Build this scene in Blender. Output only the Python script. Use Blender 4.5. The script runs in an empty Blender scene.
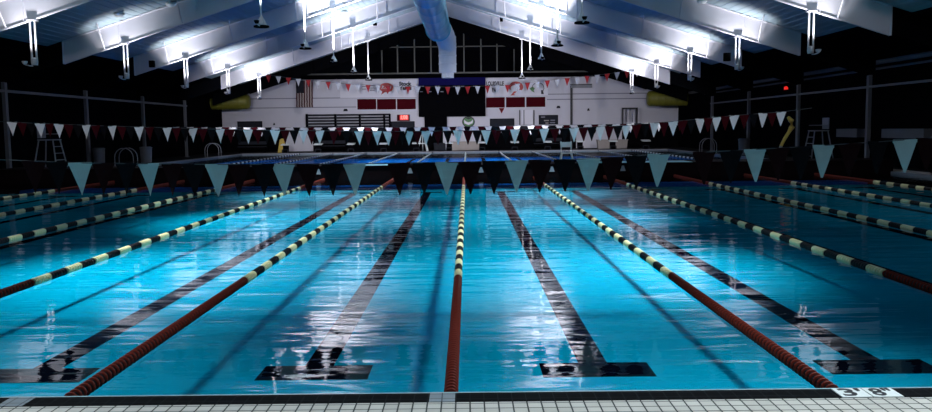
import bpy, bmesh, math, random
from mathutils import Vector, Matrix
random.seed(7)
S = bpy.context.scene
C = S.collection
R = math.radians

# ------------------------------------------------------------------ camera
F, CX, CY, CAMH = 820.0, 466.0, 206.0, 1.68
yc = Vector((1.0, 77.0, -F)).normalized()                 # world +Y as the camera sees it
rr = R(0.65)
xc = Vector((math.cos(rr), math.sin(rr), 0)); xc = (xc - yc * xc.dot(yc)).normalized()
zc = xc.cross(yc)
W2C = Matrix((xc, yc, zc)).transposed()                   # columns: world axes in camera space
C2W = W2C.transposed()
cam = bpy.data.objects.new('camera', bpy.data.cameras.new('camera')); C.objects.link(cam)
cam.data.sensor_width = 36; cam.data.lens = F / 932 * 36; cam.data.clip_end = 300
cam.matrix_world = Matrix.Translation((0, 0, CAMH)) @ C2W.to_4x4()
S.camera = cam

def ray(px, py): return C2W @ Vector(((px - CX) / F, (CY - py) / F, -1))
def at(px, py, Y):
    d = ray(px, py); return Vector((0, 0, CAMH)) + d * (Y / d.y)
def onz(px, py, Z):
    d = ray(px, py); return Vector((0, 0, CAMH)) + d * ((Z - CAMH) / d.z)

# ------------------------------------------------------------------ materials
def mat(name, col, rough=.5, metal=0, var=.0, scale=6, emit=None, estr=1, spec=.5):
    m = bpy.data.materials.new(name); m.use_nodes = True
    nt = m.node_tree; b = nt.nodes['Principled BSDF']
    b.inputs['Base Color'].default_value = (*col, 1)
    b.inputs['Roughness'].default_value = rough; b.inputs['Metallic'].default_value = metal
    b.inputs['Specular IOR Level'].default_value = spec
    if var:
        tc = nt.nodes.new('ShaderNodeTexCoord'); n = nt.nodes.new('ShaderNodeTexNoise')
        n.inputs['Scale'].default_value = scale; n.inputs['Detail'].default_value = 4
        mx = nt.nodes.new('ShaderNodeMix'); mx.data_type = 'RGBA'
        mx.inputs[6].default_value = (*[c * (1 - var) for c in col], 1)
        mx.inputs[7].default_value = (*[min(1, c * (1 + var)) for c in col], 1)
        nt.links.new(tc.outputs['Object'], n.inputs['Vector']); nt.links.new(n.outputs['Fac'], mx.inputs[0])
        nt.links.new(mx.outputs[2], b.inputs['Base Color'])
    if emit:
        b.inputs['Emission Color'].default_value = (*emit, 1); b.inputs['Emission Strength'].default_value = estr
    return m

def tile_mat(name, col, mortar, size, rough=.3, gap=.004, var=.08):
    m = mat(name, col, rough); nt = m.node_tree; b = nt.nodes['Principled BSDF']
    tc = nt.nodes.new('ShaderNodeTexCoord'); br = nt.nodes.new('ShaderNodeTexBrick')
    b.inputs['Specular IOR Level'].default_value = .05
    br.offset = 0; br.squash = 1
    br.inputs['Scale'].default_value = 1; br.inputs['Brick Width'].default_value = size; br.inputs['Row Height'].default_value = size
    br.inputs['Mortar Size'].default_value = gap; br.inputs['Mortar Smooth'].default_value = .1; br.inputs['Bias'].default_value = 0
    br.inputs['Color1'].default_value = (*[c * (1 - var) for c in col], 1)
    br.inputs['Color2'].default_value = (*[c * (1 + var) for c in col], 1)
    br.inputs['Mortar'].default_value = (*mortar, 1)
    nt.links.new(tc.outputs['Object'], br.inputs['Vector']); nt.links.new(br.outputs['Color'], b.inputs['Base Color'])
    return m

M = dict(
    deck=mat('vignetted_deck', (.004, .0045, .006), .7, var=.4, scale=2, spec=.06),  # edge vignetting put into the base colour of the deck
    dark_wall=mat('dark_wall', (.003, .0035, .005), .9, var=.3, scale=.7, spec=0),  # vignette darkness of the side walls put into the colour
    tile=tile_mat('white_tile', (.52, .50, .47), (.035, .04, .04), .085, .45, .005),
    black_tile=tile_mat('black_tile', (.003, .0035, .0045), (.016, .018, .02), .085, .8, .003),
    grey_tile=tile_mat('grey_tile', (.22, .25, .28), (.06, .07, .08), .085),
    lip=mat('pool_lip', (.30, .42, .46), .3, var=.2, scale=9),
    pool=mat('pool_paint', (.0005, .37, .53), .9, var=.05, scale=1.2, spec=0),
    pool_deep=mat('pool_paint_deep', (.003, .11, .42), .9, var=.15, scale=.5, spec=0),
    pool_line=mat('pool_line', (.002, .003, .008), 1, spec=0),
    white=mat('white_steel', (.60, .59, .64), .55, var=.05, scale=2),
    ceil=mat('ceiling_sheet', (.26, .34, .38), .6, var=.10, scale=.8),
    wall=mat('back_wall_paint', (.62, .61, .68), .7, var=.06, scale=1.5),
    seam=mat('wall_seam', (.22, .22, .27), .7),
    black=mat('black_metal', (.003, .003, .004), .8, spec=0),
    dk_glass=mat('dark_glass', (.002, .002, .003), .8, spec=0),
    mullion=mat('mullion', (.10, .10, .09), .6),
    pole=mat('white_pole', (.45, .45, .47), .4),
    galv_pool_tint=mat('galvanised_pool_tint', (.16, .62, .76), .30, .25, var=.08, scale=3),  # the pool's blue reflection is put into the duct's base colour
    duct_grey=mat('duct_grey', (.86, .86, .86), .5, 0, var=.08, scale=3),
    yellow=mat('yellow_duct', (.20, .19, .02), .55, var=.2, scale=2),
    yellow2=mat('yellow_plastic', (.60, .42, .06), .5, var=.1),
    flag_pale=mat('pale_cloth', (.44, .56, .53), .8, var=.06, scale=8),
    flag_red=mat('dark_red_cloth', (.013, .002, .003), .8, var=.1, scale=8, spec=.1),
    flag_black=mat('black_cloth', (.004, .004, .006), .8, var=.1, scale=8, spec=.1),
    flag_red_far=mat('maroon_cloth', (.050, .004, .008), .9, var=.1, scale=8, spec=.05),
    bright_red=mat('red_cloth', (.24, .010, .016), .9, var=.1),
    cloth_dull=mat('decor_cloth', (.34, .36, .41), .9, var=.05),
    white_cloth=mat('white_cloth', (.84, .84, .86), .8, var=.05),
    rope_cord=mat('cord', (.05, .06, .07), .7),
    fl_red=mat('float_red', (.15, .020, .012), .5, spec=.15),
    fl_black=mat('float_black', (.004, .005, .007), .5, spec=.12),
    fl_pale=mat('float_pale', (.66, .62, .34), .45, var=.08),
    bulk=mat('bulkhead', (.004, .0018, .0025), .7, var=.4, scale=1, spec=.04),
    bulk_pale=mat('bulkhead_panel', (.30, .55, .62), .5, var=.1),
    maroon=mat('maroon_board', (.06, .003, .007), .8, var=.1, scale=2, spec=.04),
    navy=mat('navy_header', (.006, .005, .07), .7, spec=.05),
    sign=mat('sign_white', (.74, .73, .80), .6),
    ink=mat('ink_black', (.015, .015, .02), .6),
    sred=mat('sign_red', (.42, .02, .02), .5),
    green=mat('sign_green', (.06, .20, .06), .5),
    usa_blue=mat('canton_blue', (.004, .005, .015), .8),
    usa_red=mat('stripe_red', (.07, .008, .012), .8),
    usa_white=mat('stripe_cream', (.42, .37, .35), .8),
    grey=mat('grey_metal', (.20, .21, .24), .5, var=.1),
    dimgrey=mat('painted_column', (.10, .105, .12), .5, var=.1),
    beige=mat('beige_box', (.34, .30, .28), .6, var=.1),
    mid=mat('mid_dark', (.022, .024, .032), .8, var=.3, spec=.1),
    whitep=mat('white_plastic', (.70, .74, .74), .45),
    led=mat('red_led', (.3, .01, .01), .4, emit=(1, .03, .02), estr=.7),
    ledbright=mat('red_led_digits', (.3, .05, .05), .4, emit=(1, .30, .22), estr=1.1),
    lamp=mat('lamp_lens', (.9, .9, .9), .4, emit=(.90, .93, 1), estr=6),
)

# water: clear surface, Fresnel reflection over the painted basin, small ripples
def water_mat(name, mult, dist):
    m = bpy.data.materials.new(name); m.use_nodes = True
    nt = m.node_tree; nt.nodes.clear(); N = nt.nodes.new; L = nt.links.new
    out = N('ShaderNodeOutputMaterial'); mix = N('ShaderNodeMixShader'); tr = N('ShaderNodeBsdfTransparent'); gl = N('ShaderNodeBsdfGlossy')
    fr = N('ShaderNodeFresnel'); fr.inputs['IOR'].default_value = 1.38
    tr.inputs['Color'].default_value = (.80, .97, 1, 1)
    gl.inputs['Roughness'].default_value = .035
    tc = N('ShaderNodeTexCoord')
    def noise(sx, sy, detail, w):
        mp = N('ShaderNodeMapping'); mp.inputs['Scale'].default_value = (sx, sy, 1)
        n = N('ShaderNodeTexNoise'); n.inputs['Scale'].default_value = 1; n.inputs['Detail'].default_value = detail
        n.inputs['Distortion'].default_value = .4
        L(tc.outputs['Object'], mp.inputs['Vector']); L(mp.outputs['Vector'], n.inputs['Vector'])
        mu = N('ShaderNodeMath'); mu.operation = 'MULTIPLY'; mu.inputs[1].default_value = w
        L(n.outputs['Fac'], mu.inputs[0]); return mu
    a = noise(.40, 1.5, 2, 1.0); b = noise(1.3, 6.0, 2, .22)
    ad = N('ShaderNodeMath'); ad.operation = 'ADD'; L(a.outputs[0], ad.inputs[0]); L(b.outputs[0], ad.inputs[1])
    bp = N('ShaderNodeBump'); bp.inputs['Strength'].default_value = 1; bp.inputs['Distance'].default_value = dist
    L(ad.outputs[0], bp.inputs['Height'])
    L(bp.outputs['Normal'], gl.inputs['Normal']); L(bp.outputs['Normal'], fr.inputs['Normal'])
    cl = N('ShaderNodeMath'); cl.operation = 'MULTIPLY'; cl.inputs[1].default_value = mult
    L(fr.outputs[0], cl.inputs[0])
    L(cl.outputs[0], mix.inputs[0]); L(tr.outputs[0], mix.inputs[1]); L(gl.outputs[0], mix.inputs[2])
    L(mix.outputs[0], out.inputs['Surface'])
    return m
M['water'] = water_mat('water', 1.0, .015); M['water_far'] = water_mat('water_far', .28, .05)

# ------------------------------------------------------------------ mesh helpers
class MB:
    def __init__(s): s.v = []; s.f = []; s.m = []
    def face(s, pts, mi=0):
        i = len(s.v); s.v += [tuple(p) for p in pts]; s.f.append(tuple(range(i, i + len(pts)))); s.m.append(mi)
    def hexa(s, p, mi=0):                                   # 8 corners: bottom loop then top loop
        i = len(s.v); s.v += [tuple(q) for q in p]
        for q in ((3, 2, 1, 0), (4, 5, 6, 7), (0, 1, 5, 4), (1, 2, 6, 5), (2, 3, 7, 6), (3, 0, 4, 7)):
            s.f.append(tuple(i + k for k in q)); s.m.append(mi)
    def box(s, x0, x1, y0, y1, z0, z1, mi=0):
        s.hexa([(x0, y0, z0), (x1, y0, z0), (x1, y1, z0), (x0, y1, z0), (x0, y0, z1), (x1, y0, z1), (x1, y1, z1), (x0, y1, z1)], mi)
    def lathe(s, prof, axis='z', o=(0, 0, 0), n=16, caps=True):  # prof: (t, r, mat)
        o = Vector(o); base = len(s.v)
        for t, r, *_ in prof:
            for k in range(n):
                a = 2 * math.pi * k / n; c, d = r * math.cos(a), r * math.sin(a)
                s.v.append(tuple(o + Vector({'z': (c, d, t), 'y': (c, t, d), 'x': (t, c, d)}[axis])))
        for j in range(len(prof) - 1):
            mi = prof[j][2] if len(prof[j]) > 2 else 0
            for k in range(n):
                a, b = base + j * n + k, base + j * n + (k + 1) % n
                s.f.append((a, b, b + n, a + n)); s.m.append(mi)
        if caps:
            s.f.append(tuple(base + k for k in range(n))); s.m.append(0)
            e = base + (len(prof) - 1) * n; s.f.append(tuple(e + k for k in range(n))); s.m.append(0)
    def tube(s, pts, r, n=8, mi=0):
        pts = [Vector(p) for p in pts]; base = len(s.v); up = None
        for i, p in enumerate(pts):
            d = (pts[min(i + 1, len(pts) - 1)] - pts[max(i - 1, 0)]).normalized()
            if up is None: up = Vector((0, 0, 1)) if abs(d.z) < .9 else Vector((1, 0, 0))
            u = d.cross(up).normalized(); w = u.cross(d)
            rad = r[i] if isinstance(r, (list, tuple)) else r
            for k in range(n):
                a = 2 * math.pi * k / n; s.v.append(tuple(p + u * (rad * math.cos(a)) + w * (rad * math.sin(a))))
        for j in range(len(pts) - 1):
            for k in range(n):
                a, b = base + j * n + k, base + j * n + (k + 1) % n
                s.f.append((a, b, b + n, a + n)); s.m.append(mi)
        s.f.append(tuple(base + k for k in range(n))); s.m.append(mi)
        e = base + (len(pts) - 1) * n; s.f.append(tuple(e + k for k in range(n))); s.m.append(mi)
    def mesh(s, name, mats, smooth=False):
        me = bpy.data.meshes.new(name); me.from_pydata(s.v, [], s.f)
        for m in (mats if isinstance(mats, (list, tuple)) else [mats]): me.materials.append(M[m])
        me.polygons.foreach_set('material_index', s.m)
        bm = bmesh.new(); bm.from_mesh(me); bmesh.ops.recalc_face_normals(bm, faces=bm.faces); bm.to_mesh(me); bm.free()
        if smooth:
            me.shade_smooth(); me.set_sharp_from_angle(angle=R(40))
        return me

def tag(o, label=None, cat=None, group=None, kind=None):
    for k, v in (('label', label), ('category', cat), ('group', group), ('kind', kind)):
        if v: o[k] = v
    return o
def put(name, me, parent=None, loc=(0, 0, 0), rot=(0, 0, 0)):
    o = bpy.data.objects.new(name, me); C.objects.link(o); o.location = loc; o.rotation_euler = rot
    if parent: o.parent = parent
    return o
def build(name, mb, mats, parent=None, loc=(0, 0, 0), smooth=False):
    return put(name, mb.mesh(name, mats, smooth), parent, loc)
def struct(name, mb, mats, smooth=False, label=None):
    o = build(name, mb, mats, None, smooth=smooth); o['kind'] = 'structure'
    if label: o['label'] = label
    return o
def empty(name, loc=(0, 0, 0), label=None, cat=None, group=None):
    o = bpy.data.objects.new(name, None); C.objects.link(o); o.location = loc; o.empty_display_size = .2
    return tag(o, label, cat, group)
def copy_tree(o, parent=None):
    c = o.copy(); C.objects.link(c); c.parent = parent
    for ch in o.children: copy_tree(ch, c)
    return c
def text(name, body, size, material, parent, loc, rot=(R(90), 0, 0), bold=0, width=None, thick=.004):
    cu = bpy.data.curves.new(name, 'FONT'); cu.body = body; cu.size = size; cu.align_x = 'CENTER'; cu.align_y = 'CENTER'
    cu.extrude = thick; cu.offset = bold; cu.resolution_u = 3
    t = bpy.data.objects.new(name, cu); C.objects.link(t); bpy.context.view_layer.update()
    me = bpy.data.meshes.new_from_object(t.evaluated_get(bpy.context.evaluated_depsgraph_get()))
    bpy.data.objects.remove(t); me.materials.clear(); me.materials.append(M[material]); me.name = name
    o = put(name, me, parent, loc, rot)
    if width:
        xs = [v.co.x for v in me.vertices]; o.scale.x = width / (max(xs) - min(xs))
    return o

ORD = ['first', 'second', 'third', 'fourth', 'fifth', 'sixth', 'seventh', 'eighth', 'ninth', 'tenth']

# ------------------------------------------------------------------ the place in metres (water at z = 0, +Y down the pool)
DECK = .05
YE = onz(466, 391.2, DECK).y            # near pool edge
YB0, YB1, YF, YW = 28.1, 30.0, 59.5, 66.0
PXL, PXR = -16.4, 14.6                  # pool sides
XL, XR = -19.6, 16.9                    # side walls
XC = -1.38                              # ridge line
def zbeam(x): return CAMH + 7.35 - .315 * abs(x - XC)
BD = .9                                 # beam depth
Y0 = -2.5

# deck ------------------------------------------------------------
b = MB()
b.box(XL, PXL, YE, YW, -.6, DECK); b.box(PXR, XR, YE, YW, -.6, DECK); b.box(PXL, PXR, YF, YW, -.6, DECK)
struct('floor', b, 'deck', label='darkened pool deck along both sides and the far end')
b = MB(); b.box(XL, XR, Y0, YE - .205, -.6, DECK)
struct('floor_tiles', b, 'tile', label='white square deck tiles in front of the pool')
b = MB(); b.box(XL, XR, YE - .205, YE - .030, -.6, DECK)
struct('trim_1', b, 'black_tile', label='black tile band along the near pool edge')
b = MB(); b.box(XL, XR, YE - .030, YE, -.6, DECK - .004)
struct('trim_2', b, 'lip', label='pale lip of the near pool edge')

# pool basin ------------------------------------------------------
PD = -.38
b = MB(); b.box(PXL, PXR, YE, YB0 + .1, PD - .3, PD)
struct('pool_floor', b, 'pool', label='bright blue floor of the near pool')
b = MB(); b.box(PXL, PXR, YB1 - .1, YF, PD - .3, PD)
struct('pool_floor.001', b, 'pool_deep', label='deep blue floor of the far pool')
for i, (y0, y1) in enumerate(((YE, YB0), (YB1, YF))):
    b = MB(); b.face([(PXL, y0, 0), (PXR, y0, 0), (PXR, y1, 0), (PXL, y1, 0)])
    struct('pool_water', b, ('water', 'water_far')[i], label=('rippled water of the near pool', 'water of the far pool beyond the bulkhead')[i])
# pale gutter edges along the long sides
for i, (x0, x1) in enumerate(((PXL - .12, PXL + .1), (PXR - .1, PXR + .12))):
    b = MB(); b.box(x0, x1, YB1, YF, -.1, DECK + .02)
    b.box(x0, x1, 18 if i else YB1, YB1, -.1, DECK + .02)
    struct('trim_%d' % (3 + i), b, 'grey', label='pale gutter edge on the %s side of the pool' % ('left', 'right')[i])
b = MB(); b.box(PXL, PXR, YF - .1, YF + .35, -.1, DECK + .03)
struct('trim_5', b, 'grey', label='grey edge at the far end of the pool')

# lane markings on the floor
X0, W = -.12, 2.4
tn = onz(314, 380, PD).y; tf = onz(314, 366, PD).y
for k in range(-6, 6):
    x = X0 + (k + .5) * W
    b = MB(); z0, z1 = PD - .02, PD + .004
    b.box(x - .125, x + .125, tf - .001, YB0 - 1.4, z0, z1)
    b.box(x - .47, x + .47, tn, tf, z0, z1); b.box(x - .47, x + .47, YB0 - 1.4, YB0 - 1.1, z0, z1)
    o = struct('lane_marking', b, 'pool_line', label='black T-ended lane line on the pool floor')
for k in range(-6, 6):
    x = X0 + (k + .5) * W
    b = MB(); b.box(x - .125, x + .125, YB1 + 1.4, YF - 1.4, PD - .02, PD + .004)
    struct('lane_marking', b, 'pool_line', label='black lane line on the far pool floor')

# grey inlaid tiles and depth marker on the black band
ya, yb = YE - .2, YE - .035
for px0, px1 in ((4, 35), (429, 455)):
    xa, xb = onz(px0, 402, DECK).x, onz(px1, 398, DECK).x
    b = MB(); b.box(xa, xb, ya, yb, DECK - .01, DECK + .003)
    struct('trim_%d' % (6 if px0 < 100 else 7), b, 'grey_tile', label='grey inlaid tile in the black edge band')
xa, xb, xm = onz(839, 395, DECK).x, onz(899, 394, DECK).x, 0
xm = (xa + xb) / 2
dm = empty('depth_marker', (xm, (ya + yb) / 2, DECK), 'white inlaid tiles reading 3 feet 8 inches at the near pool edge', 'depth marker')
for i, (x0, x1, s) in enumerate(((xa, xm - .004, "3'"), (xm + .004, xb, '8"'))):
    hw, hy = (x1 - x0) / 2, (yb - ya) / 2
    b = MB(); b.box(-hw, hw, -hy, hy, -.01, .005)
    t = build('marker_tile', b, 'whitep', dm, ((x0 + x1) / 2 - xm, 0, 0))
    text('lettering', s, .185, 'ink', t, (0, -.004, .0065), (0, 0, 0), .004, .135, .0008)

# bulkhead ---------------------------------------------------------
bk = empty('bulkhead', ((PXL + PXR) / 2, YB0, 0), 'dark movable bulkhead crossing the pool between near and far water', 'bulkhead')
cx = (PXL + PXR) / 2
b = MB(); b.box(PXL - cx + .02, PXR - cx - .02, 0, YB1 - YB0, -.2, .42); build('body', b, 'bulk', bk)
b = MB(); b.box(PXL - cx + .02, PXR - cx - .02, -.06, YB1 - YB0 + .06, .42, .47)
build('deck_edge', b, 'bulk', bk)
for p0, p1 in ((598, 692), (352, 388)):
    x0, x1 = at(p0, 162, YB0).x, at(p1, 162, YB0).x
    b = MB(); b.box(x0 - cx, x1 - cx, -.07, 1.2, .47, .478); tag(build('deck_panel', b, 'bulk_pale', bk), 'pale blue deck panel')
for px in (318, 410, 481, 552, 623):
    p = at(px, 165 if px < 500 else 162.5, YB0 - .02)
    b = MB(); b.hexa([(-.09, 0, -.09), (.09, 0, -.09), (.09, .03, -.09), (-.09, .03, -.09), (-.03, 0, .09), (.03, 0, .09), (.03, .03, .09), (-.03, .03, .09)])
    tag(build('anchor_plate', b, 'grey', bk, (p.x - cx, -.03, .28)), 'small pale anchor plate')

# lane ropes ---------------------------------------------------------
def discs(length, pitch, mats_alt):
    b = MB(); n = max(1, round(length / pitch)); p = length / n; prof = []
    for i in range(n):
        y = i * p; a, g = mats_alt
        e = .44 if a != g else .82; rg = .030 if a != g else .022
        prof += [(y, rg, g), (y + p * .14, rg, a), (y + p * .16, .043, a), (y + p * e * .6, .047, a), (y + p * e, .042, a), (y + p * (e + .02), rg, g)]
    prof.append((length, .030, g)); b.lathe(prof, 'y', n=14); return b
RED = 4.1; RY0, RY1 = YE + .03, YB0 - .05
BL = .38; NB = int((RY1 - RY0 - 2 * RED) / BL); BL = (RY1 - RY0 - 2 * RED) / NB
me_red = discs(RED, .062, (0, 1)).mesh('red_floats', ['fl_red', 'fl_black'])
me_pale = discs(BL - .01, .062, (0, 0)).mesh('pale_float', ['fl_pale'])
me_dark = discs(BL - .01, .062, (0, 0)).mesh('dark_float', ['fl_black'])
b = MB(); b.lathe([(0, .012), (RY1 - RY0, .012)], 'y', n=8); me_cable = b.mesh('cable', 'rope_cord')
def rope_label(k, far):
    if k == 0: return 'central lane rope' + (' of the far pool beyond the bulkhead' if far else ' of red, black and pale floats running up to the grey inlaid tile')
    s = '%s lane rope %s of the central rope' % (ORD[abs(k) - 1], 'left' if k < 0 else 'right')
    return s + (' in the far pool' if far else ' in the near pool')
for k in range(-5, 6):
    r = empty('lane_rope', (X0 + k * W, RY0, .012), rope_label(k, 0), 'lane rope', 'lane ropes floating in the near pool')
    put('cable', me_cable, r)
    tag(put('float_section', me_red, r), 'red and black floats'); tag(put('float_section', me_red, r, (0, RY1 - RY0 - RED, 0)), 'red and black floats')
    for i in range(NB):
        tag(put('float_block', me_dark if i % 2 else me_pale, r, (0, RED + i * BL, 0)), 'black floats' if i % 2 else 'pale cream floats')
FL = YF - YB1 - .4
fb = MB(); prof = []; n = 72
for i in range(n):
    y = i * FL / n; prof += [(y, .02, i % 2), (y + .02, .05, i % 2), (y + FL / n - .02, .05, i % 2)]
prof.append((FL, .02, 0)); fb.lathe(prof, 'y', n=8)
me_far = fb.mesh('lane_rope_far', ['whitep', 'fl_black'])
for k in range(-5, 6):
    tag(put('lane_rope', me_far, None, (X0 + k * W, YB1 + .2, .012)), rope_label(k, 1), 'lane rope', 'lane ropes floating in the far pool')

# pennant lines ------------------------------------------------------
def pennant_mesh(name, w, h, m):
    b = MB(); n = 4; t = .002; bulge = lambda u, v: .014 * math.sin(3 * u + 2.2 * v)
    rows = []
    for j in range(n + 1):
        v = j / n; hw = w / 2 * (1 - v) + .004
        rows.append([(-hw + 2 * hw * i / 4, bulge(i / 4, v), -h * v) for i in range(5)])
    for j in range(n):
        for i in range(4):
            for s in (-t, t):
                b.face([(x, y + s, z) for x, y, z in (rows[j][i], rows[j][i + 1], rows[j + 1][i + 1], rows[j + 1][i])])
    # hem band folded over the cord
    b.box(-w / 2, w / 2, -.006, .006, -.03, .006)
    return b.mesh(name, m, True)
def flag_line(Y, pts, pens, w, h, label, group, mats, posts=None):
    """pts: cord polyline (px,py); pens: list of (px, kind)"""
    P = [at(x, y, Y) for x, y in pts]
    root = empty('pennant_line', P[0], label, 'pennant line', group)
    o = P[0]
    b = MB(); b.tube([p - o for p in P], .006 if Y < 15 else .010, 6); build('cord', b, 'rope_cord', root)
    mes = [pennant_mesh('pennant', w, h, m) for m in mats]
    for px, k in pens:
        for i in range(len(pts) - 1):
            if pts[i][0] <= px <= pts[i + 1][0]:
                f = (px - pts[i][0]) / (pts[i + 1][0] - pts[i][0]); py = pts[i][1] + f * (pts[i + 1][1] - pts[i][1])
        p = at(px, py, Y)
        q = put('pennant', mes[k], root, p - o, (random.uniform(-.05, .05), random.uniform(-.03, .03), random.uniform(-.25, .25)))
        q['label'] = ('pale pennant', 'dark red pennant', 'black pennant')[k] if len(mats) == 3 else ('red pennant', 'white pennant')[k]
    return root
# nearest row, 4.6 m from the wall
YN = 9.8
pens = [(80, 0), (103, 1), (126, 2), (148.5, 0), (172, 1), (194, 2), (217, 0), (239, 1), (263, 2), (283, 0), (308, 1), (332, 2), (354.5, 0), (399, 1), (424, 2),
        (446.5, 0), (470, 1), (493.5, 2), (516.5, 0), (540, 1), (565, 2), (588.5, 0), (612, 1), (636, 2), (658.5, 0), (704, 1), (731, 2), (755, 0), (778, 1), (801, 2), (823.5, 0), (850, 1), (878, 2), (905, 0), (927, 1),
        (57, 2), (34, 1), (11, 0)]
pens = [p for p in pens if p[0] != 11]
flag_line(YN, [(-40, 158), (80, 163), (217, 164.5), (354, 164), (446, 162.5), (588, 159), (658, 154.5), (755, 149.5), (823, 145.5), (905, 140), (990, 133)], pens, .27, .385,
          'nearest row of large backstroke pennants hanging over the near pool', 'backstroke pennant lines', ['flag_pale', 'flag_red', 'flag_black'])
pale = [12, 40, 59, 86, 112, 139, 167, 193, 220, 248, 275, 303, 319.5, 359, 377, 388, 409, 426, 458, 486, 515, 544, 574, 600, 626, 654.5, 673, 700, 716.5, 734, 763, 781]
pens = [(x, 0) for x in pale]
for a, c in zip(pale, pale[1:]):
    if c - a > 20: pens += [(a + (c - a) * .36, 1), (a + (c - a) * .68, 2)]
    elif c - a > 14: pens += [(a + (c - a) * .5, 1)]
flag_line(23.5, [(-10, 121), (40, 123.5), (139, 127), (248, 130), (388, 131.5), (486, 130.5), (574, 128), (626, 125.5), (673, 121.5), (734, 115.5), (781, 112), (812, 108)], pens, .275, .40,
          'second row of backstroke pennants strung in front of the bulkhead', 'backstroke pennant lines', ['white_cloth', 'flag_red_far', 'flag_black'])
pens = []
for i in range(36):
    x = 176 + 14.2 * i; pens += [(x, 0), (x + 7.1, 1 if i % 2 else 2)]
flag_line(50, [(150, 127), (262, 127.5), (402, 127.5), (520, 126), (620, 124), (700, 121)], pens, .42, .55,
          'farthest row of small backstroke pennants over the far pool', 'backstroke pennant lines', ['white_cloth', 'flag_red_far', 'flag_black'])
pens = []; x = 228.6; k = 0
while x < 690:
    pens.append((x, k)); x += 9.96; k = 1 - k
flag_line(57.5, [(227, 67.5), (260, 74), (298, 79), (348, 84), (400, 86.5), (458, 87), (507, 85), (560, 79), (606, 74), (646, 68), (693, 58)], pens, .36, .52,
          'string of red and white pennants high across the back wall', 'decorative pennants', ['bright_red', 'cloth_dull'])

# ------------------------------------------------------------------ shell
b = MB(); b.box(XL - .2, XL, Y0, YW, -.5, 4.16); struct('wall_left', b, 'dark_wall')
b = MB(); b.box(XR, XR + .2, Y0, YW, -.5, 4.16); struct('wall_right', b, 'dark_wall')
ZT = at(466, 78, YW).z
b = MB(); b.box(XL - .2, XR + .2, YW, YW + .3, -.5, ZT); struct('wall_back', b, 'wall')
b = MB()
zg = lambda x: zbeam(x) + BD + .3
pts = [(XL - .2, zg(XL)), (XC, zg(XC)), (XR + .2, zg(XR))]
for y0, y1 in ((YW, YW + .3),):
    lo = [(XL - .2, y0, ZT), (XC, y0, ZT), (XR + .2, y0, ZT)]
    hi = [(p[0], y0, max(p[1], ZT + .01)) for p in pts]
    for i in range(2):
        b.hexa([lo[i], lo[i + 1], (lo[i + 1][0], y1, ZT), (lo[i][0], y1, ZT), hi[i], hi[i + 1], (hi[i + 1][0], y1, hi[i + 1][2]), (hi[i][0], y1, hi[i][2])])
struct('wall_back_gable', b, 'dark_wall')
# corrugated roof sheets
b = MB()
def rows(side):
    xs = []; x = 0; L = (XC - XL + .3) if side < 0 else (XR - XC + .3); j = 0
    while x < L:
        for dx, dz in ((0, 0), (.12, 0), (.15, .022), (.27, .022)):
            xs.append((XC + side * (x + dx), dz))
        x += .30
    return [(x, zbeam(x) + BD + dz) for x, dz in xs]
for side in (-1, 1):
    pr = rows(side)
    for (xa_, za), (xb_, zb) in zip(pr, pr[1:]):
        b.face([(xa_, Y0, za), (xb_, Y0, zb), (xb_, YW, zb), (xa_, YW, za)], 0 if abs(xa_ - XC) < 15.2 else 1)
b2 = len(b.f)
for side, X in ((-1, XL - .3), (1, XR + .3)):           # outer skin above the sheets
    b.hexa([(XC, Y0, zbeam(XC) + BD + .12), (X, Y0, zbeam(X) + BD + .12), (X, YW, zbeam(X) + BD + .12), (XC, YW, zbeam(XC) + BD + .12),
            (XC, Y0, zbeam(XC) + BD + .3), (X, Y0, zbeam(X) + BD + .3), (X, YW, zbeam(X) + BD + .3), (XC, YW, zbeam(XC) + BD + .3)])
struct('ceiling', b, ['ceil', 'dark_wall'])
# roof girders, one per frame
BY = [5, 12, 19, 26, 33, 40, 47, 54, 61]
for y in BY:
    b = MB()
    for s, X in ((-1, XC - 14.6), (1, XC + 14.6)):
        def sl(x0, x1, lo, hi, y0, y1):
            x0, x1 = sorted((x0, x1))
            b.hexa([(x0, y0, zbeam(x0) + lo), (x1, y0, zbeam(x1) + lo), (x1, y1, zbeam(x1) + lo), (x0, y1, zbeam(x0) + lo),
                    (x0, y0, zbeam(x0) + hi), (x1, y0, zbeam(x1) + hi), (x1, y1, zbeam(x1) + hi), (x0, y1, zbeam(x0) + hi)])
        sl(XC, X, .0, .035, y - .05, y + .05); sl(XC, X, .035, BD, y - .01, y + .01); sl(XC, X, BD - .03, BD, y - .14, y + .14)
        for q in range(1, 6):                              # web stiffeners and fly braces
            x = XC + s * (q * 3.1)
            if abs(x - XC) < 13.5:
                b.box(x - .012, x + .012, y - .04, y + .04, zbeam(x) + .03, zbeam(x) + BD)
                b.tube([(x + s * .5, y - .16, zbeam(x + s * .5) + .02), (x + s * .5 - s * .1, y - 1.0, zbeam(x + s * .4) + BD)], .022, 6)
        b.box(min(X, X + s * .02), max(X, X + s * .02), y - .1, y + .1, zbeam(X), zbeam(X) + BD)   # end plate
    struct('ceiling_beam', b, 'white' if y < 60 else 'black')  # last girder hangs unlit; that shade is put into its colour
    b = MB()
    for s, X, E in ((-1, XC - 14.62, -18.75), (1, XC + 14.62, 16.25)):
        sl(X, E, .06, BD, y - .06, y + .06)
    struct('ceiling_beam', b, 'dark_wall', label='dark outer ends of a roof girder')
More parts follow.
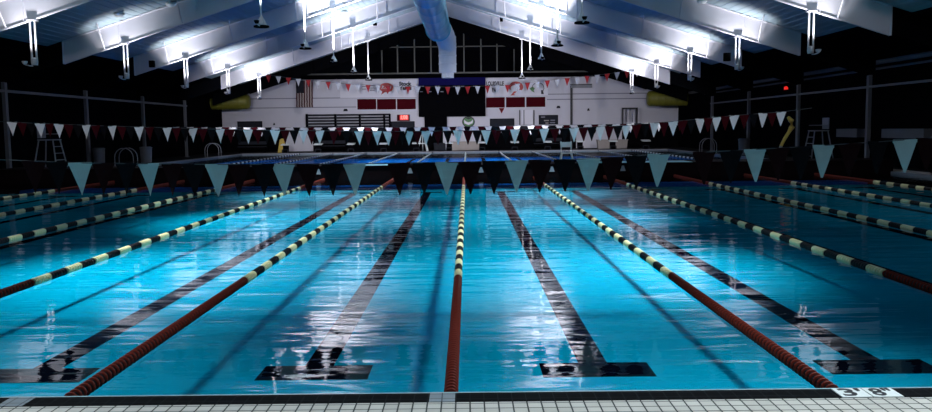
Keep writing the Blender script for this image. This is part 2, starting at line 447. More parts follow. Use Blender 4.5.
# columns and eave struts
for X, s in ((-18.45, 'left'), (16.05, 'right')):
    for y in BY[1:-1]:
        b = MB(); b.box(X - .07, X + .07, y - .09, y + .09, DECK, zbeam(X) + .1); b.box(X - .14, X + .14, y - .16, y + .16, DECK, DECK + .03)
        struct('column', b, 'dimgrey', label='pale steel column on the %s deck' % s)
zz = CAMH + 1.72
b = MB(); b.box(-18.51, -18.39, 9, 54.3, zz - .05, zz + .05); struct('trim_8', b, 'dimgrey', label='pale eave rail above the left deck')
b = MB(); b.box(15.99, 16.11, 9, 54.3, CAMH + 1.45, CAMH + 1.53); struct('trim_9', b, 'dimgrey', label='pale eave rail above the right deck')
b = MB(); b.tube([(XR - .2, 20, CAMH + 2.52), (XR - .2, 62, CAMH + 2.52)], .11, 10)
for y in range(23, 62, 7): b.box(XR - .12, XR - .004, y - .03, y + .03, CAMH + 2.46, CAMH + 2.58)
tag(build('pipe', b, 'dimgrey'), 'long grey pipe running high along the right wall', 'pipe')
b = MB(); b.tube([(XR - .2, 20, CAMH + 2.25), (XR - .2, 58, CAMH + 2.25)], .045, 8)
for y in range(23, 58, 7): b.box(XR - .18, XR - .004, y - .02, y + .02, CAMH + 2.23, CAMH + 2.27)
tag(build('pipe', b, 'dimgrey'), 'thin grey pipe just below the thick pipe on right wall', 'pipe')

# gable glazing
b = MB(); gx0, gx1 = at(368, 60, YW).x, at(530, 60, YW).x
z0 = at(466, 72, YW).z; z2 = at(466, 46.5, YW).z
gl = MB(); gl.box(gx0, gx1, YW - .03, YW - .01, z0, zbeam(gx0) + BD)
win = struct('window_1', gl, 'dk_glass', label='dark glazed gable above the back wall')
for i, px in enumerate((382, 397.6, 414.6, 431, 464, 481, 497, 514)):
    x = at(px, 60, YW).x; b = MB(); b.box(x - .05, x + .05, YW - .09, YW - .03, z0, zbeam(x) + BD)
    build('mullion', b, 'mullion', win)
b = MB(); b.box(gx0, gx1, YW - .09, YW - .03, z2 - .04, z2 + .04); build('mullion', b, 'mullion', win)
b = MB(); b.box(XL + 6, XR - 5, YW - .12, YW - .02, z0 - .12, z0); struct('trim_10', b, 'mullion', label='rail under the dark gable glazing')
b = MB(); b.box(XL + 5, XR - 4, YW - .10, YW - .02, ZT, z0 - .12); struct('trim_11', b, 'dk_glass', label='dark band over the white back wall')

# back wall seams and dark dado
for i, (px0, py0, px1, py1) in enumerate(((218, 98.8, 416, 97.6), (218, 108.3, 356, 107.2), (547, 93.8, 676, 93.2), (547, 99.6, 676, 98))):
    p, q = at(px0, py0, YW), at(px1, py1, YW)
    b = MB(); b.box(p.x, q.x, YW - .02, YW, (p.z + q.z) / 2 - .035, (p.z + q.z) / 2 + .035)
    struct('trim_%d' % (12 + i), b, 'seam', label='thin seam line on the white back wall')
zd = at(466, 127.5, YW).z
for i, (p0, p1) in enumerate(((None, 285), (313, 443), (481, 576), (622, None))):
    x0 = XL if p0 is None else at(p0, 135, YW).x; x1 = XR if p1 is None else at(p1, 135, YW).x
    b = MB(); b.box(x0, x1, YW - .06, YW, DECK, zd); struct('trim_%d' % (16 + i), b, 'black', label='dark lower panel of the back wall')

# ------------------------------------------------------------------ pendants: uplights on poles
HEAD = .0
def make_pendant(plen, double, label, group):
    r = empty('pendant_uplight', (0, 0, 0), label, 'pendant light', group)
    for dx in ((-.075, .075) if double else (0,)):
        b = MB(); b.lathe([(.22, .030), (plen, .030)], 'z', (dx, 0, 0), 10); build('pole', b, 'pole', r)
    b = MB(); b.box(-.14, .14, -.12, .12, plen - .03, plen); build('mount_plate', b, 'white', r)
    b = MB(); b.lathe([(.02, .17), (.06, .17), (.24, .07), (.30, .05)] if not double else [(.02, .09), (.10, .10), (.22, .10), (.26, .05)], 'z', n=16); build('lamp_housing', b, 'pole', r)
    b = MB(); hw = .24 if not double else .13
    b.lathe([(-.05, hw * .8), (-.04, hw), (.01, hw), (.02, hw * .85)], 'z', n=20); build('base_pan', b, 'black', r)
    b = MB(); b.tube([(0, 0, .0), (0, -.3, -.02), (0, -.58, .0)], .018, 6); build('arm', b, 'pole', r)  # added arm that sets the uplight ahead of the girder
    b = MB(); b.lathe([(0, .03), (.04, .07), (.10, .085), (.105, .075), (.05, .06), (.03, .02)], 'z', (0, -.58, 0), 14, caps=False); build('added_lamp_cup', b, 'black' if not double else 'pole', r)  # added cup around the offset uplight
    return r
UP, DOWN_FILL = 240, 2450
def spot(loc, energy, size, blend, up, col=(1, 1, 1), rad=.12, tilt=0):
    l = bpy.data.lights.new('lamp_or_fill_light', 'SPOT'); l.energy = energy; l.spot_size = R(size); l.spot_blend = blend; l.color = col; l.shadow_soft_size = rad
    o = bpy.data.objects.new('lamp_or_fill_light', l); C.objects.link(o); o.location = loc
    o.rotation_euler = (R(180) + tilt if up else tilt, 0, 0)
    return o
ROWS = [('left outer', XC - 12.15, 2.12, True), ('left inner', XC - 5.0, 3.27, False), ('right inner', XC + 5.0, 3.27, False), ('right outer', XC + 12.15, 2.20, True)]
for name, x, dz, dbl in ROWS:
    z = CAMH + dz; plen = zbeam(x) - z + .02
    proto = None
    for j, y in enumerate(BY[1:-1]):
        vis = j - 2
        if vis >= 0:
            lab = 'white %s pole uplight hanging %s in the %s row from the camera' % ('twin' if dbl else 'single', ORD[vis], name)
        else:
            continue
        if proto is None: proto = make_pendant(plen, dbl, lab, 'pole uplights hanging from the roof beams'); o = proto
        else: o = copy_tree(proto); o['label'] = lab
        o.location = (x, y, z)
for name, x, dz, dbl in ROWS:
    z = CAMH + dz
    for y in BY[:-1]:
        o = spot((x, y - .58, z + .16), (UP * (1.7 if y < 30 else 2.0 if y < 36 else 2.6) if dbl else 1500 if y < 20 else 2500 if y < 30 else 8000 if y < 36 else 11500 if y < 42 else 1900 if y < 50 else 1200), 98 if dbl else 68 if y < 42 else 118, 1.0, True, (.96, .95, 1.0), .10); o.rotation_euler.x = R(180 - 14)
        k = .5 if y < 6 else 1.3 if y < 20 else 1.0 if y < 30 else .8
        if not dbl:
            o = spot((x, y, z - .12), DOWN_FILL * k, 84, 1.0, False, (.85, .97, 1.0), .45); o.rotation_euler = (0, R(24) * (-1 if x < XC else 1), 0)  # added downlight to brighten the pool; the pendants only shine upward
        else: spot((x, y, z - .12), 90, 130, 1.0, False, (.85, .97, 1.0), .12)  # weak added downlight below the outer uplights
# added fill spots without fixtures, brighten the pennant rows and the far deck
for x in (XC - 12.15, XC - 5, XC + 5, XC + 12.15):
    for y, e, a in ((12, 750, 76), (40, 1300, 76)):
        o = spot((x, y, CAMH + 2.9), e, 52, 1.0, False, (1, .90, .90), .12); o.rotation_euler = (R(a), 0, 0)
# more added fill spots, no fixtures there, to brighten the back wall
for x in (XC - 12.15, XC - 5, XC + 5, XC + 12.15):
    o = spot((x, 47, CAMH + 2.4), 3300, 84, 1.0, False, (.93, .92, 1.0), .15); o.rotation_euler = (R(83), 0, 0)
# small ceiling heads and speakers
def onroof(px, py, off):
    d = ray(px, py); o = Vector((0, 0, CAMH)); t = 5.0
    while t < 70:
        p = o + d * t
        if p.z > zbeam(p.x) + BD - off: return p
        t += .02
    return p
b = MB(); b.lathe([(-.12, .03), (-.10, .13), (-.02, .2), (.05, .2)], 'z', n=16); me_head = b.mesh('dome', 'whitep', True)
for px, py, lab in ((171, 4, 'white ceiling dome at the top left between two beams'), (119, 14, 'white ceiling dome above the second left outer uplight'), (219, 34, 'white ceiling dome right of the third left outer uplight'),
                    (344, 12, 'white ceiling dome near the blue ridge duct on left slope'), (666, 30, 'white ceiling dome above the right outer uplights'), (702, 1, 'white ceiling dome at the top right edge')):
    p = onroof(px, py, .06); o = put('ceiling_dome', me_head, None, p); tag(o, lab, 'ceiling fitting', 'white ceiling domes')
b = MB(); b.box(-.12, .12, -.1, .1, -.16, .16); me_sp = b.mesh('speaker', 'black')
for px, py, y, lab in ((152, 64, 40, 'small dark box on the girder left of the third outer uplight'), (375, 23, 54, 'small dark box on the girder left of the ridge duct'),
                       (727, 57, 33, 'small dark box on the girder beside the second right outer uplight'), (501, 19, 54, 'small dark box on the girder right of the ridge duct')):
    p = at(px, py, y - .22); o = put('junction_box', me_sp, None, p); tag(o, lab, 'junction box', 'dark boxes on the girders')

# ------------------------------------------------------------------ ridge duct
p = at(438, 28.5, 52); rd = .76
du = empty('air_duct', (p.x, 52, p.z), 'large round metal duct running along the ridge and turning down', 'duct')
b = MB(); prof = []
for i in range(18):
    y = -50 + i * 50 / 18; prof += [(y, rd), (y + .03, rd + .008), (y + .08, rd + .008), (y + .11, rd)]
prof += [(-.12, rd), (-.10, rd + .05), (0, rd + .05)]
b.lathe(prof, 'y', n=32); build('main_run', b, 'galv_pool_tint', du, smooth=True)
q = at(447.3, 40, 54.6)
vx = q.x - p.x
b = MB(); b.tube([(0, -.05, 0), (vx * .3, .9, -.02), (vx * .7, 1.9, -.25), (vx, 2.5, -.8), (vx, 2.6, -1.2)], [rd * .95, .72, .66, .60, .57], 24)
build('elbow', b, 'duct_grey', du, smooth=True)
za, zb2, zc2 = q.z - p.z, at(447, 73, 54.6).z - p.z, at(447, 78, 54.6).z - p.z
b = MB(); prof = [(zc2, .40), (zb2 + .02, .40), (zb2 + .03, .57)]
for i in range(1, 4):
    z = zb2 + (za - zb2) * i / 4; prof += [(z, .57), (z + .02, .60), (z + .08, .60), (z + .1, .57)]
prof += [(za + .25, .57)]
b.lathe(prof, 'z', (vx, 2.6, 0), 28); build('drop_pipe', b, 'duct_grey', du, smooth=True)

# yellow ducts at the far corners
for side, px0, px1, pyc, lab in ((-1, 214, 250, 102, 'yellow rounded duct end in the far left corner'), (1, 647, 690, 98.5, 'yellow rounded duct end in the far right corner')):
    a, c = at(px0, pyc, 63.5), at(px1, pyc, 63.5); rad = .58
    x0, x1 = (XL + .02, c.x) if side < 0 else (XR - .02, a.x); L = x1 - x0; s = 1 if L > 0 else -1; L = abs(L)
    b = MB(); prof = [(0, rad)]
    for i in range(1, 6): prof += [(L * .9 * i / 6, rad), (L * .9 * i / 6 + .02, rad + .03), (L * .9 * i / 6 + .08, rad)]
    prof += [(L - .25, rad), (L - .12, rad * .93), (L - .03, rad * .72), (L, rad * .4)]
    b.lathe([(s * t, r) for t, r in prof], 'x', n=24)
    tag(build('yellow_duct', b, 'yellow', None, (x0, 63.5, a.z), True), lab, 'duct', 'yellow ducts')

# ------------------------------------------------------------------ back wall boards
YB = YW - .06
def board(name, px0, py0, px1, py1, m, thick=.08, parent=None, y=None):
    """box on the back wall covering the given picture rectangle"""
    y = y or YW
    a, c = at(px0, py0, y - thick), at(px1, py1, y - thick)
    return a, c, thick
def rect(px0, py0, px1, py1, Y):
    a, d = at(px0, (py0 + py1) / 2, Y), at(px1, (py0 + py1) / 2, Y); m = (px0 + px1) / 2
    return a.x, d.x, at(m, py1, Y).z, at(m, py0, Y).z
def panel(name, px0, py0, px1, py1, m, y0, y1, parent=None, origin=None):
    x0, x1, z0, z1 = rect(px0, py0, px1, py1, y0)
    o = Vector(origin) if origin else Vector((0, 0, 0))
    b = MB(); b.box(x0 - o.x, x1 - o.x, y0 - o.y, y1 - o.y, z0 - o.z, z1 - o.z)
    return build(name, b, m, parent)
def wthing(name, px, py, Y, label, cat, group=None):
    p = at(px, py, Y); return empty(name, p, label, cat, group), p

# scoreboard
t, o = wthing('scoreboard', 452, 116, YW, 'large black scoreboard with a navy header in the middle of the back wall', 'scoreboard')
panel('display', 418.5, 84, 485.5, 116.5, 'black', YW - .35, YW - .006, t, o)
panel('header', 418.5, 77.6, 485.5, 85.2, 'navy', YW - .38, YW - .006, t, o)
for px, w in ((421.5, 6), (437.5, 5), (459, 12), (475.5, 5)):
    for k in range(3 if w > 6 else 2):
        d = w / (3 if w > 6 else 2); panel('caption', px - w / 2 + k * d, 85.9, px - w / 2 + k * d + d * .8, 86.7, 'grey', YW - .37, YW - .34, t, o)
for px in (421.7, 430.5, 442.5):
    panel('caption', px - 2, 91.3, px + 1, 92.1, 'grey', YW - .37, YW - .34, t, o)
panel('lower_box', 424.5, 116.5, 447, 127.5, 'black', YW - .3, YW - .006, t, o)

# sponsor panels
t, o = wthing('sponsor_banner', 378, 98, YW, 'white sponsor banner with a red speech bubble left of the scoreboard', 'banner')
panel('sheet', 340, 80.3, 417, 97.6, 'sign', YW - .05, YW - .005, t, o)
def wtext(body, px, py, hpx, wpx, m, t, o, Y=YW - .06, bold=.012):
    p = at(px, py, Y); return text('lettering', body, hpx * 1.45 * Y / F, m, t, p - o, bold=bold, width=wpx * Y / F)
wtext('Stock', 405, 83.9, 3.6, 12.5, 'ink', t, o, bold=.022); wtext('Yards', 405.5, 88.2, 3.6, 12.5, 'ink', t, o, bold=.022)
def blob(name, pts, m, t, o, Y, d=.02):
    P = [at(x, y, Y) - o for x, y in pts]; b = MB()
    b.face(P); b.face([p + Vector((0, d, 0)) for p in P])
    for i in range(len(P)):
        j = (i + 1) % len(P); b.face([P[i], P[j], P[j] + Vector((0, d, 0)), P[i] + Vector((0, d, 0))])
    return build(name, b, m, t)
def ell(cx_, cy_, rx, ry, n=24, a0=0, a1=360): return [(cx_ + rx * math.cos(R(a0 + (a1 - a0) * i / n)), cy_ + ry * math.sin(R(a0 + (a1 - a0) * i / n))) for i in range(n + (a1 - a0 < 360))]
Yp = YW - .07
blob('bubble', ell(386.3, 87.6, 7.2, 4.7), 'sred', t, o, Yp)
blob('bubble_tail', [(382.5, 91), (386, 91.6), (381, 94.8)], 'sred', t, o, Yp); blob('bubble_tail', [(386.8, 91.6), (389.3, 91), (387.3, 94.2)], 'sred', t, o, Yp)
b = MB(); pts = [(381.8, 89), (382.6, 85.8), (383.8, 86.4), (382.6, 87.6), (384, 88.8), (385.2, 87.4), (386, 88.8), (387.2, 87), (388, 88.9), (389.3, 87), (390.6, 88.8), (391, 85.6)]
b.tube([at(x, y, Yp - .02) - o for x, y in pts], .035, 6); build('script_mark', b, 'sign', t)
for k in range(4): panel('small_print', 369.5, 85.2 + 1.6 * k, 375.5 - (k % 2), 86 + 1.6 * k, 'seam', Yp, YW - .05, t, o)
for k in range(2): panel('small_print', 362, 86.2 + 2.5 * k, 366, 87 + 2.5 * k, 'seam', Yp, YW - .05, t, o)

t, o = wthing('sponsor_banner', 515, 97, YW, 'white sponsor banner with red and green emblems right of the scoreboard', 'banner')
panel('sheet', 485.8, 78.2, 548, 95.6, 'sign', YW - .05, YW - .005, t, o)
wtext('LOUISVILLE', 495, 83.8, 3.9, 17.5, 'ink', t, o, bold=.02); wtext('PA', 494, 90.3, 4.0, 4.2, 'ink', t, o, bold=.02)
arc = ell(516, 87, 7.2, 5.6, 20, 150, 395) + list(reversed(ell(515.3, 88, 4.6, 3.0, 20, 150, 395)))
blob('red_emblem', arc, 'sred', t, o, Yp); blob('red_emblem_tail', [(510.5, 95.5), (514, 91.3), (517, 91.5), (514, 93.8), (515, 95.2)], 'sred', t, o, Yp)
ring = ell(538, 88, 6.2, 5.6, 24, 170, 400) + list(reversed(ell(538, 88, 5.6, 5.0, 24, 170, 400)))
blob('ring_emblem', ring, 'ink', t, o, Yp); blob('leaf_emblem', [(529.5, 88.5), (532.5, 86.6), (534.8, 88.2), (533.8, 90.4), (534.6, 92.5), (531.8, 91.2)], 'green', t, o, Yp)
blob('dark_emblem', [(541, 90), (543, 90.2), (543.8, 94.2), (541.2, 94)], 'ink', t, o, Yp)

# record boards
for i, (x0, x1, y0, y1) in enumerate(((357.3, 376.2, 99, 109.5), (377, 396, 99, 109.5), (397, 415.8, 98.8, 109.3), (486, 504.8, 97.3, 107.6), (506, 525, 97.1, 107.3), (526.2, 545.3, 96.9, 107))):
    lab = '%s dark red record board %s of the scoreboard, counting from the left' % (ORD[i % 3], 'left' if i < 3 else 'right')
    t, o = wthing('record_board', (x0 + x1) / 2, y1, YW, lab, 'board', 'dark red record boards on the back wall')
    panel('face', x0, y0, x1, y1, 'maroon', YW - .07, YW - .01, t, o)
    panel('frame', x0 - .4, y0 - .4, x1 + .4, y1 + .4, 'sign', YW - .05, YW - .003, t, o)

# flag hung vertically
t, o = wthing('flag', 304, 80, YW, 'striped flag with a dark canton hung vertically on the back wall', 'flag')
for i in range(13):
    w = 16.6 / 13; xa_ = 296 + i * w; top = 93 if i < 6 else 80.3
    pts = []
    b = MB(); n = 6
    for j in range(n):
        ya_, yb_ = top + (107.2 - top) * j / n, top + (107.2 - top) * (j + 1) / n
        f = lambda y: .03 * math.sin(y * .5 + i * .8)
        A, B_, C_, D_ = at(xa_, ya_, YW - .08), at(xa_ + w, ya_, YW - .08), at(xa_ + w + .4 * (yb_ - 80) / 27, yb_, YW - .08), at(xa_ + .4 * (yb_ - 80) / 27, yb_, YW - .08)
        for e in (0, .012): b.face([v - o + Vector((0, e + f(yy), 0)) for v, yy in ((A, ya_), (B_, ya_), (C_, yb_), (D_, yb_))])
    build('stripe', b, 'usa_red' if i % 2 == 0 else 'usa_white', t)
panel('rod', 295.4, 79.6, 313.2, 80.6, 'grey', YW - .1, YW - .006, t, o)
panel('canton', 296, 80.3, 303.8, 93.2, 'usa_blue', YW - .1, YW - .06, t, o)

# slatted rack
t, o = wthing('slatted_rack', 348, 127, YW, 'long dark slatted rack low on the white back wall', 'rack')
for k in range(5): panel('slat', 306, 114 + 2.9 * k, 390, 115.7 + 2.9 * k, 'mid', YW - .4, YW - .3, t, o)
for px in (306.5, 335, 359.5, 384, 389.5): panel('upright', px - .8, 114, px + .8, 128, 'black', YW - .42, YW - .006, t, o)
# clock
t, o = wthing('digital_clock', 404, 121, YW, 'small digital clock with glowing red digits on the back wall', 'clock')
panel('case', 397, 114.6, 409.5, 120.8, 'maroon', YW - .25, YW - .02, t, o)
panel('screen', 399.8, 115, 408.4, 120, 'led', YW - .27, YW - .24, t, o)
wtext('1:08', 403.8, 117.3, 3.4, 6.4, 'ledbright', t, o, YW - .28, .01)
def dark_board(name, x0, y0, x1, y1, lab, cat, m='mid'):
    t, o = wthing(name, (x0 + x1) / 2, y1, YW, lab, cat)
    panel('face', x0, y0, x1, y1, m, YW - .12, YW - .01, t, o); panel('frame', x0 - .6, y0 - .5, x1 + .6, y1 + .5, 'black', YW - .1, YW - .005, t, o)
    return t, o
dark_board('notice_board', 391.5, 121.8, 414, 127.5, 'dark board on the back wall under the glowing red clock', 'board')
dark_board('notice_board', 490.5, 119, 513.8, 127, 'plain dark board on the back wall right of the round emblem', 'board')
t, o = dark_board('notice_board', 539.5, 115.5, 557.5, 124, 'dark board with pale lettering beside the black crane post', 'board')
for k, (a, c, y, m) in enumerate(((541, 545, 117, 'seam'), (544, 549, 120.5, 'beige'), (550.5, 555, 120.2, 'seam'), (545.5, 548.5, 123, 'beige'), (550, 555, 122.6, 'seam'))):
    panel('notice', a, y - .5, c, y + .6, m, YW - .14, YW - .1, t, o)
dark_board('notice_board', 238, 121.8, 261.5, 128.5, 'dark board on the far left of the white back wall', 'board')
# round emblem
t, o = wthing('round_emblem', 468.5, 127, YW, 'round green and white emblem below the scoreboard', 'emblem')
blob('ring', ell(468.5, 121.8, 6.4, 5.6), 'ink', t, o, YW - .05, .04); blob('disc', ell(468.5, 121.8, 5.4, 4.6), 'green', t, o, YW - .07, .03)
blob('swoosh', [(464, 119.5), (466, 121.5), (468.5, 122.2), (471, 121.6), (473.2, 119.4), (472.6, 123.2), (468.5, 125), (464.4, 123.4)], 'sign', t, o, YW - .09, .03)
blob('crest', [(465.5, 118.2), (468.5, 117.4), (471.5, 118.2), (468.5, 119.4)], 'ink', t, o, YW - .09, .03)
# framed banner
t, o = wthing('hanging_frame', 527, 124, YW, 'pale panel between two dark uprights on the back wall', 'panel')
panel('sheet', 521.5, 110, 532.5, 124, 'sign', YW - .1, YW - .02, t, o)
for px in (519.8, 524, 534): panel('upright', px - .5, 110, px + .5, 125, 'ink' if px != 524 else 'seam', YW - .16, YW - .02, t, o)
# basket frame
t, o = wthing('goal_frame', 630, 122, YW - .8, 'dark open rectangular frame at the right of the back wall', 'frame')
for a, c, y0, y1 in ((622, 637.8, 107.6, 109), (622, 623.6, 108, 124), (636.2, 637.8, 108, 124)): panel('bar', a, y0, c, y1, 'ink', YW - .9, YW - .8, t, o)
for px in (627, 632.5): panel('rod', px - .4, 109, px + .4, 122, 'seam', YW - .88, YW - .82, t, o)
# crane post
t, o = wthing('crane_post', 571.5, 148, 65.75, 'tall black post with a short grey arm pointing right', 'post')
panel('post', 570.5, 85.5, 572.5, 149, 'ink', 65.68, 65.84, t, o); panel('arm', 571, 84.2, 592, 87.8, 'grey', 65.66, 65.86, t, o)
panel('arm_edge', 570.5, 84, 592, 84.9, 'ink', 65.64, 65.88, t, o)
# small fittings on the wall
for px, py, w, lab in ((558.5, 107, 4, 'small dark fitting left of the black crane post'), (588.5, 109.5, 2.6, 'small dark fitting right of the black crane post'), (345.5, 110, 4.5, 'small dark fitting above the slatted rack'), (274, 124, 2, 'small dark fitting left of the slatted rack')):
    x0, x1, z0, z1 = rect(px - w / 2, py - 1.2, px + w / 2, py + 1.2, YW - .1)
    b = MB(); b.hexa([(x0, YW - .12, z0), (x1, YW - .12, z0), (x1, YW, z0), (x0, YW, z0), (x0 + .06, YW - .09, z1), (x1 - .06, YW - .09, z1), (x1 - .06, YW, z1), (x0 + .06, YW, z1)])
    tag(build('wall_fitting', b, 'mid'), lab, 'wall fitting', 'small fittings on the back wall')
# triangular cone lamp under the right boards
t, o = wthing('cone_lamp', 501.5, 109, YW, 'small red-topped cone sign under the right record boards', 'sign')
panel('stem', 501, 108.5, 502.2, 110.5, 'grey', YW - .06, YW - .004, t, o)
blob('shade', [(498.8, 108), (504.4, 108), (501.6, 113.4)], 'bright_red', t, o, YW - .06, .06)

# ------------------------------------------------------------------ far deck: starting blocks, benches, bins
def start_block(label):
    r = empty('starting_block', (0, 0, 0), label, 'starting block', 'starting blocks at the far end of the pool')
    b = MB(); b.hexa([(-.3, -.32, .58), (.3, -.32, .58), (.3, .32, .66), (-.3, .32, .66), (-.3, -.32, .63), (.3, -.32, .63), (.3, .32, .71), (-.3, .32, .71)]); build('platform', b, 'whitep', r)
    b = MB(); b.box(-.2, .2, .02, .26, 0, .62); build('pedestal', b, 'black', r)
    b = MB(); b.box(-.22, .22, -.25, .02, .25, .29); b.box(-.22, -.18, -.25, .0, 0, .29); b.box(.18, .22, -.25, 0, 0, .29); build('step', b, 'mid', r)
    return r
proto = None
for k in range(-6, 6):
    lab = 'white-topped starting block at the far pool end, %s from the left' % (ORD + ['eleventh', 'twelfth'])[k + 6]
    if proto is None: proto = start_block(lab); ob = proto
    else: ob = copy_tree(proto); ob['label'] = lab
    ob.location = (X0 + (k + .5) * W, YF + .75, DECK)
def bench(px, Y, w, m, lab):
    x = at(px, 145, Y).x; r = empty('bench', (x, Y, DECK), lab, 'bench', 'benches on the far deck')
    b = MB(); b.box(-w / 2, w / 2, -.2, .2, .40, .46); build('seat', b, m, r)
    b = MB(); b.box(-w / 2, w / 2, .16, .2, .6, .85); build('backrest', b, m, r)
    for sx in (-1, 1):
        b = MB(); b.box(sx * (w / 2 - .1) - .03, sx * (w / 2 - .1) + .03, -.18, .2, 0, .40); build('leg', b, 'black', r)
bench(330, 64.3, 2.4, 'mid', 'dark bench on the far deck below the slatted rack')
bench(252, 64.3, 2.2, 'mid', 'dark bench on the far deck near the left corner')
bench(548, 64.3, 2.2, 'mid', 'dark bench on the far deck below the lettered dark board')
def crate(name, px, py0, py1, w, Y, m, lab, cat):
    p = at(px, py1, Y); h = at(px, py0, Y).z - DECK
    r = empty(name, (p.x, Y, DECK), lab, cat)
    b = MB(); b.hexa([(-w / 2 * .94, -.3, 0), (w / 2 * .94, -.3, 0), (w / 2 * .94, .3, 0), (-w / 2 * .94, .3, 0), (-w / 2, -.33, h - .06), (w / 2, -.33, h - .06), (w / 2, .33, h - .06), (-w / 2, .33, h - .06)]); build('body', b, m, r)
    b = MB(); b.box(-w / 2 - .03, w / 2 + .03, -.36, .36, h - .06, h); build('lid', b, m, r)
    return r
crate('storage_box', 612, 139.5, 147, 2.3, 63.4, 'beige', 'beige storage box on the far deck, right side', 'box')
crate('storage_box', 467, 141.5, 147, 2.4, 63.4, 'beige', 'pale storage box on the far deck below the scoreboard', 'box')
crate('storage_box', 440, 143, 148, .9, 63.6, 'mid', 'dark storage box left of the pale storage box', 'box')
# yellow folding caution sign
p = at(282.5, 148, 62.5)
r = empty('caution_sign', (p.x, 62.5, DECK), 'yellow folding floor sign standing on the far deck', 'sign')
for s in (-1, 1):
    b = MB(); b.hexa([(-.32, s * .25, 0), (.32, s * .25, 0), (.32, s * .25 + .03, 0), (-.32, s * .25 + .03, 0), (-.18, s * .03, 1.0), (.18, s * .03, 1.0), (.18, s * .03 + .03, 1.0), (-.18, s * .03 + .03, 1.0)]); build('panel', b, 'yellow2', r)
b = MB(); b.box(-.1, .1, -.06, .06, 1.0, 1.06); build('handle', b, 'yellow2', r)
# white easel
p = at(422.5, 149, 62)
r = empty('easel', (p.x, 62, DECK), 'white A-shaped stand on the far deck left of the scoreboard boxes', 'stand')
for sx in (-1, 1):
    b = MB(); b.tube([(sx * .38, -.1, 0), (sx * .06, 0, 1.45)], [.09, .05], 8); build('leg', b, 'whitep', r)
b = MB(); b.box(-.25, .25, -.08, .02, .55, .62); build('crossbar', b, 'whitep', r)
b = MB(); b.tube([(0, .5, 0), (0, .05, 1.4)], .04, 6); build('leg', b, 'whitep', r)

# white guard chair on the bulkhead
p = at(566.5, 160, YB0 + .9); zb = .479
r = empty('guard_chair', (p.x, YB0 + .9, zb), 'small white ladder chair standing on the bulkhead', 'chair')
for sx in (-1, 1):
    b = MB(); b.tube([(sx * .22, -.2, 0), (sx * .17, -.12, .30)], .022, 8); build('leg', b, 'whitep', r)
    b = MB(); b.tube([(sx * .22, .22, 0), (sx * .17, .1, .32), (sx * .18, .16, .72)], .022, 8); build('leg', b, 'whitep', r)
b = MB(); b.box(-.2, .2, -.16, .14, .30, .33); build('seat', b, 'whitep', r)
b = MB(); b.box(-.2, .2, .12, .15, .52, .70); build('backrest', b, 'whitep', r)
b = MB(); b.tube([(-.22, -.18, .08), (.22, -.18, .08)], .015, 6); build('stretcher', b, 'whitep', r)

# ------------------------------------------------------------------ side decks
# tall lifeguard chairs
def tower(px, py, X, label, m='grey'):
    d = ray(px, py); Y = X / (d.x / d.y)
    r = empty('lifeguard_chair', (X, Y, DECK), label, 'lifeguard chair', 'tall lifeguard chairs on the side decks')
    s = 1 if X > 0 else -1
    for a in (-1, 1):
        for c in (-1, 1):
            b = MB(); b.tube([(a * .5, c * .5, 0), (a * .3, c * .3, 1.35)], .03, 8); build('leg', b, m, r)
    b = MB(); b.box(-.34, .34, -.34, .34, 1.35, 1.40); build('seat', b, m, r)
    b = MB(); b.box(s * .30, s * .34, -.32, .32, 1.45, 1.95); build('backrest', b, m, r)
    for k in range(4):
        z = .25 + .28 * k; f = .5 - .2 * z / 1.35
        b = MB(); b.tube([(-s * f, -f, z), (-s * f, f, z)], .02, 6); build('rung', b, m, r)
    for c in (-1, 1):
        b = MB(); b.tube([(-s * .3, c * .32, 1.62), (s * .3, c * .32, 1.62)], .02, 6); build('armrest', b, m, r)
    return r
tower(50, 150, XL + 2.0, 'tall lifeguard chair on the left deck')
tower(818, 146, XR - 1.1, 'tall lifeguard chair on the right deck')
# grab rails
def rails(px, py, X, label):
    d = ray(px, py); Y = X / (d.x / d.y); s = -1 if X < 0 else 1
    r = empty('pool_ladder', (X, Y, DECK), label, 'pool ladder', 'grab rails at the pool edge')
    for dy in (-.25, .25):
        pts = [(s * .45, dy, 0)] + [(s * (.45 * math.cos(R(a)) ), dy, .45 + .45 * math.sin(R(a))) for a in range(0, 181, 20)] + [(-s * .45, dy, -.10)]
        b = MB(); b.tube(pts, .022, 8); build('rail', b, 'grey', r)
    b = MB(); b.box(-.5 if s > 0 else .40, -.40 if s > 0 else .5, -.25, .25, -.1, -.07); build('tread', b, 'grey', r)
rails(213, 151, PXL - .15, 'pair of grab rails on the left pool edge behind the pennants')
rails(126, 155, PXL - .15, 'pair of grab rails on the left pool edge near the grey bin')
rails(708, 152, PXR + .15, 'pair of grab rails on the right pool edge')
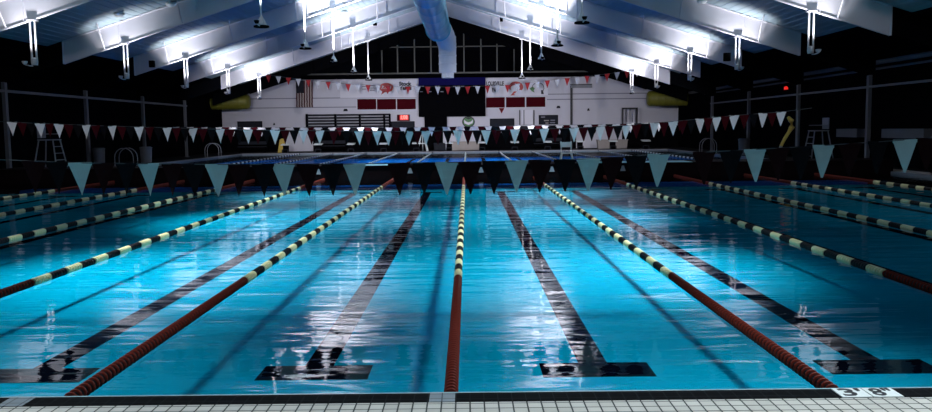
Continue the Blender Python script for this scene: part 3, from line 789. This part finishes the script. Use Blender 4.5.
# bins, boxes, tables
def side_box(px, py, X, w, h, m, lab, cat, name):
    d = ray(px, py); Y = X / (d.x / d.y); r = empty(name, (X, Y, DECK), lab, cat)
    b = MB(); b.lathe([(0, w * .42), (.03, w * .44), (h - .06, w * .5)], 'z', n=16); build('body', b, m, r)
    b = MB(); b.lathe([(h - .06, w * .53), (h - .02, w * .53), (h + .02, w * .4)], 'z', n=16); build('lid', b, m, r)
side_box(146, 153, XL + 2.2, .62, .85, 'grey', 'grey round bin on the left deck', 'bin', 'bin')
side_box(99, 153, XL + 1.6, .55, .9, 'dimgrey', 'dim grey round bin on the left deck near the wall', 'bin', 'bin')
side_box(744, 149, XR - 1.3, .62, .9, 'dimgrey', 'grey round bin on the right deck', 'bin', 'bin')
def wall_band(px0, px1, pyc, X, h, lab):
    d0, d1 = ray(px0, pyc), ray(px1, pyc); y0, y1 = X / (d0.x / d0.y), X / (d1.x / d1.y); y0, y1 = sorted((y0, y1))
    z = at((px0 + px1) / 2, pyc, (y0 + y1) / 2).z
    r = empty('equipment_cabinet', (X, (y0 + y1) / 2, DECK), lab, 'cabinet', 'cabinets along the right wall'); L = (y1 - y0) / 2
    b = MB(); b.box(-.2, .35, -L, L, 0, 1.1); build('body', b, 'black', r)
    b = MB(); b.box(-.24, .35, -L - .03, L + .03, 1.1, 1.1 + h); build('top', b, 'dimgrey', r)
wall_band(842, 862, 134, XR - .4, .35, 'low dark cabinet with a grey top left of the right column')
wall_band(888, 930, 133, XR - .4, .35, 'low dark cabinet with a grey top at the right picture edge')
# white pads on the right pool edge
for px0, px1, py in ((829, 850, 165.5), (860, 874, 168.5), (884, 930, 172)):
    d0, d1 = ray(px0, py), ray(px1, py); X = PXR + .3; y0, y1 = sorted((X / (d0.x / d0.y), X / (d1.x / d1.y)))
    b = MB(); n = 6
    b.box(X - .05, X + .05, y0, y1, DECK, DECK + .05); b.box(X - .035, X + .035, y0 + .05, y1 - .05, DECK + .05, DECK + .065)
    tag(build('edge_pad', b, 'usa_white'), 'pale edge pad on the right deck, ' + {829: 'farthest of three', 860: 'middle and shortest of three', 884: 'nearest and longest of three'}[px0], 'edge pad', 'pale pads along the right pool edge')
# yellow rescue tube hanging from a post
Yt = 30.5
P = [at(x, y, Yt) for x, y in ((788, 117), (791.5, 121), (792, 127), (789, 132), (784.5, 139), (781, 146))]
r = empty('rescue_tube', P[0], 'curved yellow rescue tube hanging on a thin post on the right', 'rescue tube')
b = MB(); b.tube([p - P[0] for p in P], [.05, .10, .10, .06, .06, .05], 10); build('tube', b, 'yellow2', r, smooth=True)
b = MB(); b.tube([P[-1] - P[0], P[-1] - P[0] + Vector((-.02, 0, -.12))], .06, 8); build('clip', b, 'grey', r)
pb = at(797, 128, Yt + .1)
b = MB(); b.tube([(0, 0, 0), (0, 0, 2.2)], .03, 8); b.lathe([(0, .2), (.03, .2), (.05, .04)], 'z', n=14)
tag(build('post', b, 'grey', None, (pb.x, Yt + .1, DECK)), 'thin grey post beside the yellow rescue tube', 'post')
# red exit light high on the right wall
d = ray(786, 88.5); Ye_ = (XR - .1) / (d.x / d.y); pe = at(786, 88.5, Ye_)
r = empty('warning_light', pe, 'small glowing red light high on the right wall', 'light')
b = MB(); b.box(-.05, .1, -.12, .12, -.16, -.06); build('base', b, 'black', r)
b = MB(); b.lathe([(-.06, .10), (.05, .10), (.11, .06), (.12, .02)], 'z', n=14); build('lens', b, 'led', r, smooth=True)

# ------------------------------------------------------------------ world and view
w = bpy.data.worlds.new('world'); S.world = w; w.use_nodes = True
bg = w.node_tree.nodes['Background']; bg.inputs[0].default_value = (.45, .60, .75, 1); bg.inputs[1].default_value = .40
vs = S.view_settings; vs.view_transform = 'Standard'; vs.look = 'None'; vs.gamma = 1; vs.use_curve_mapping = False; vs.exposure = 0
S.cycles.use_denoising = True
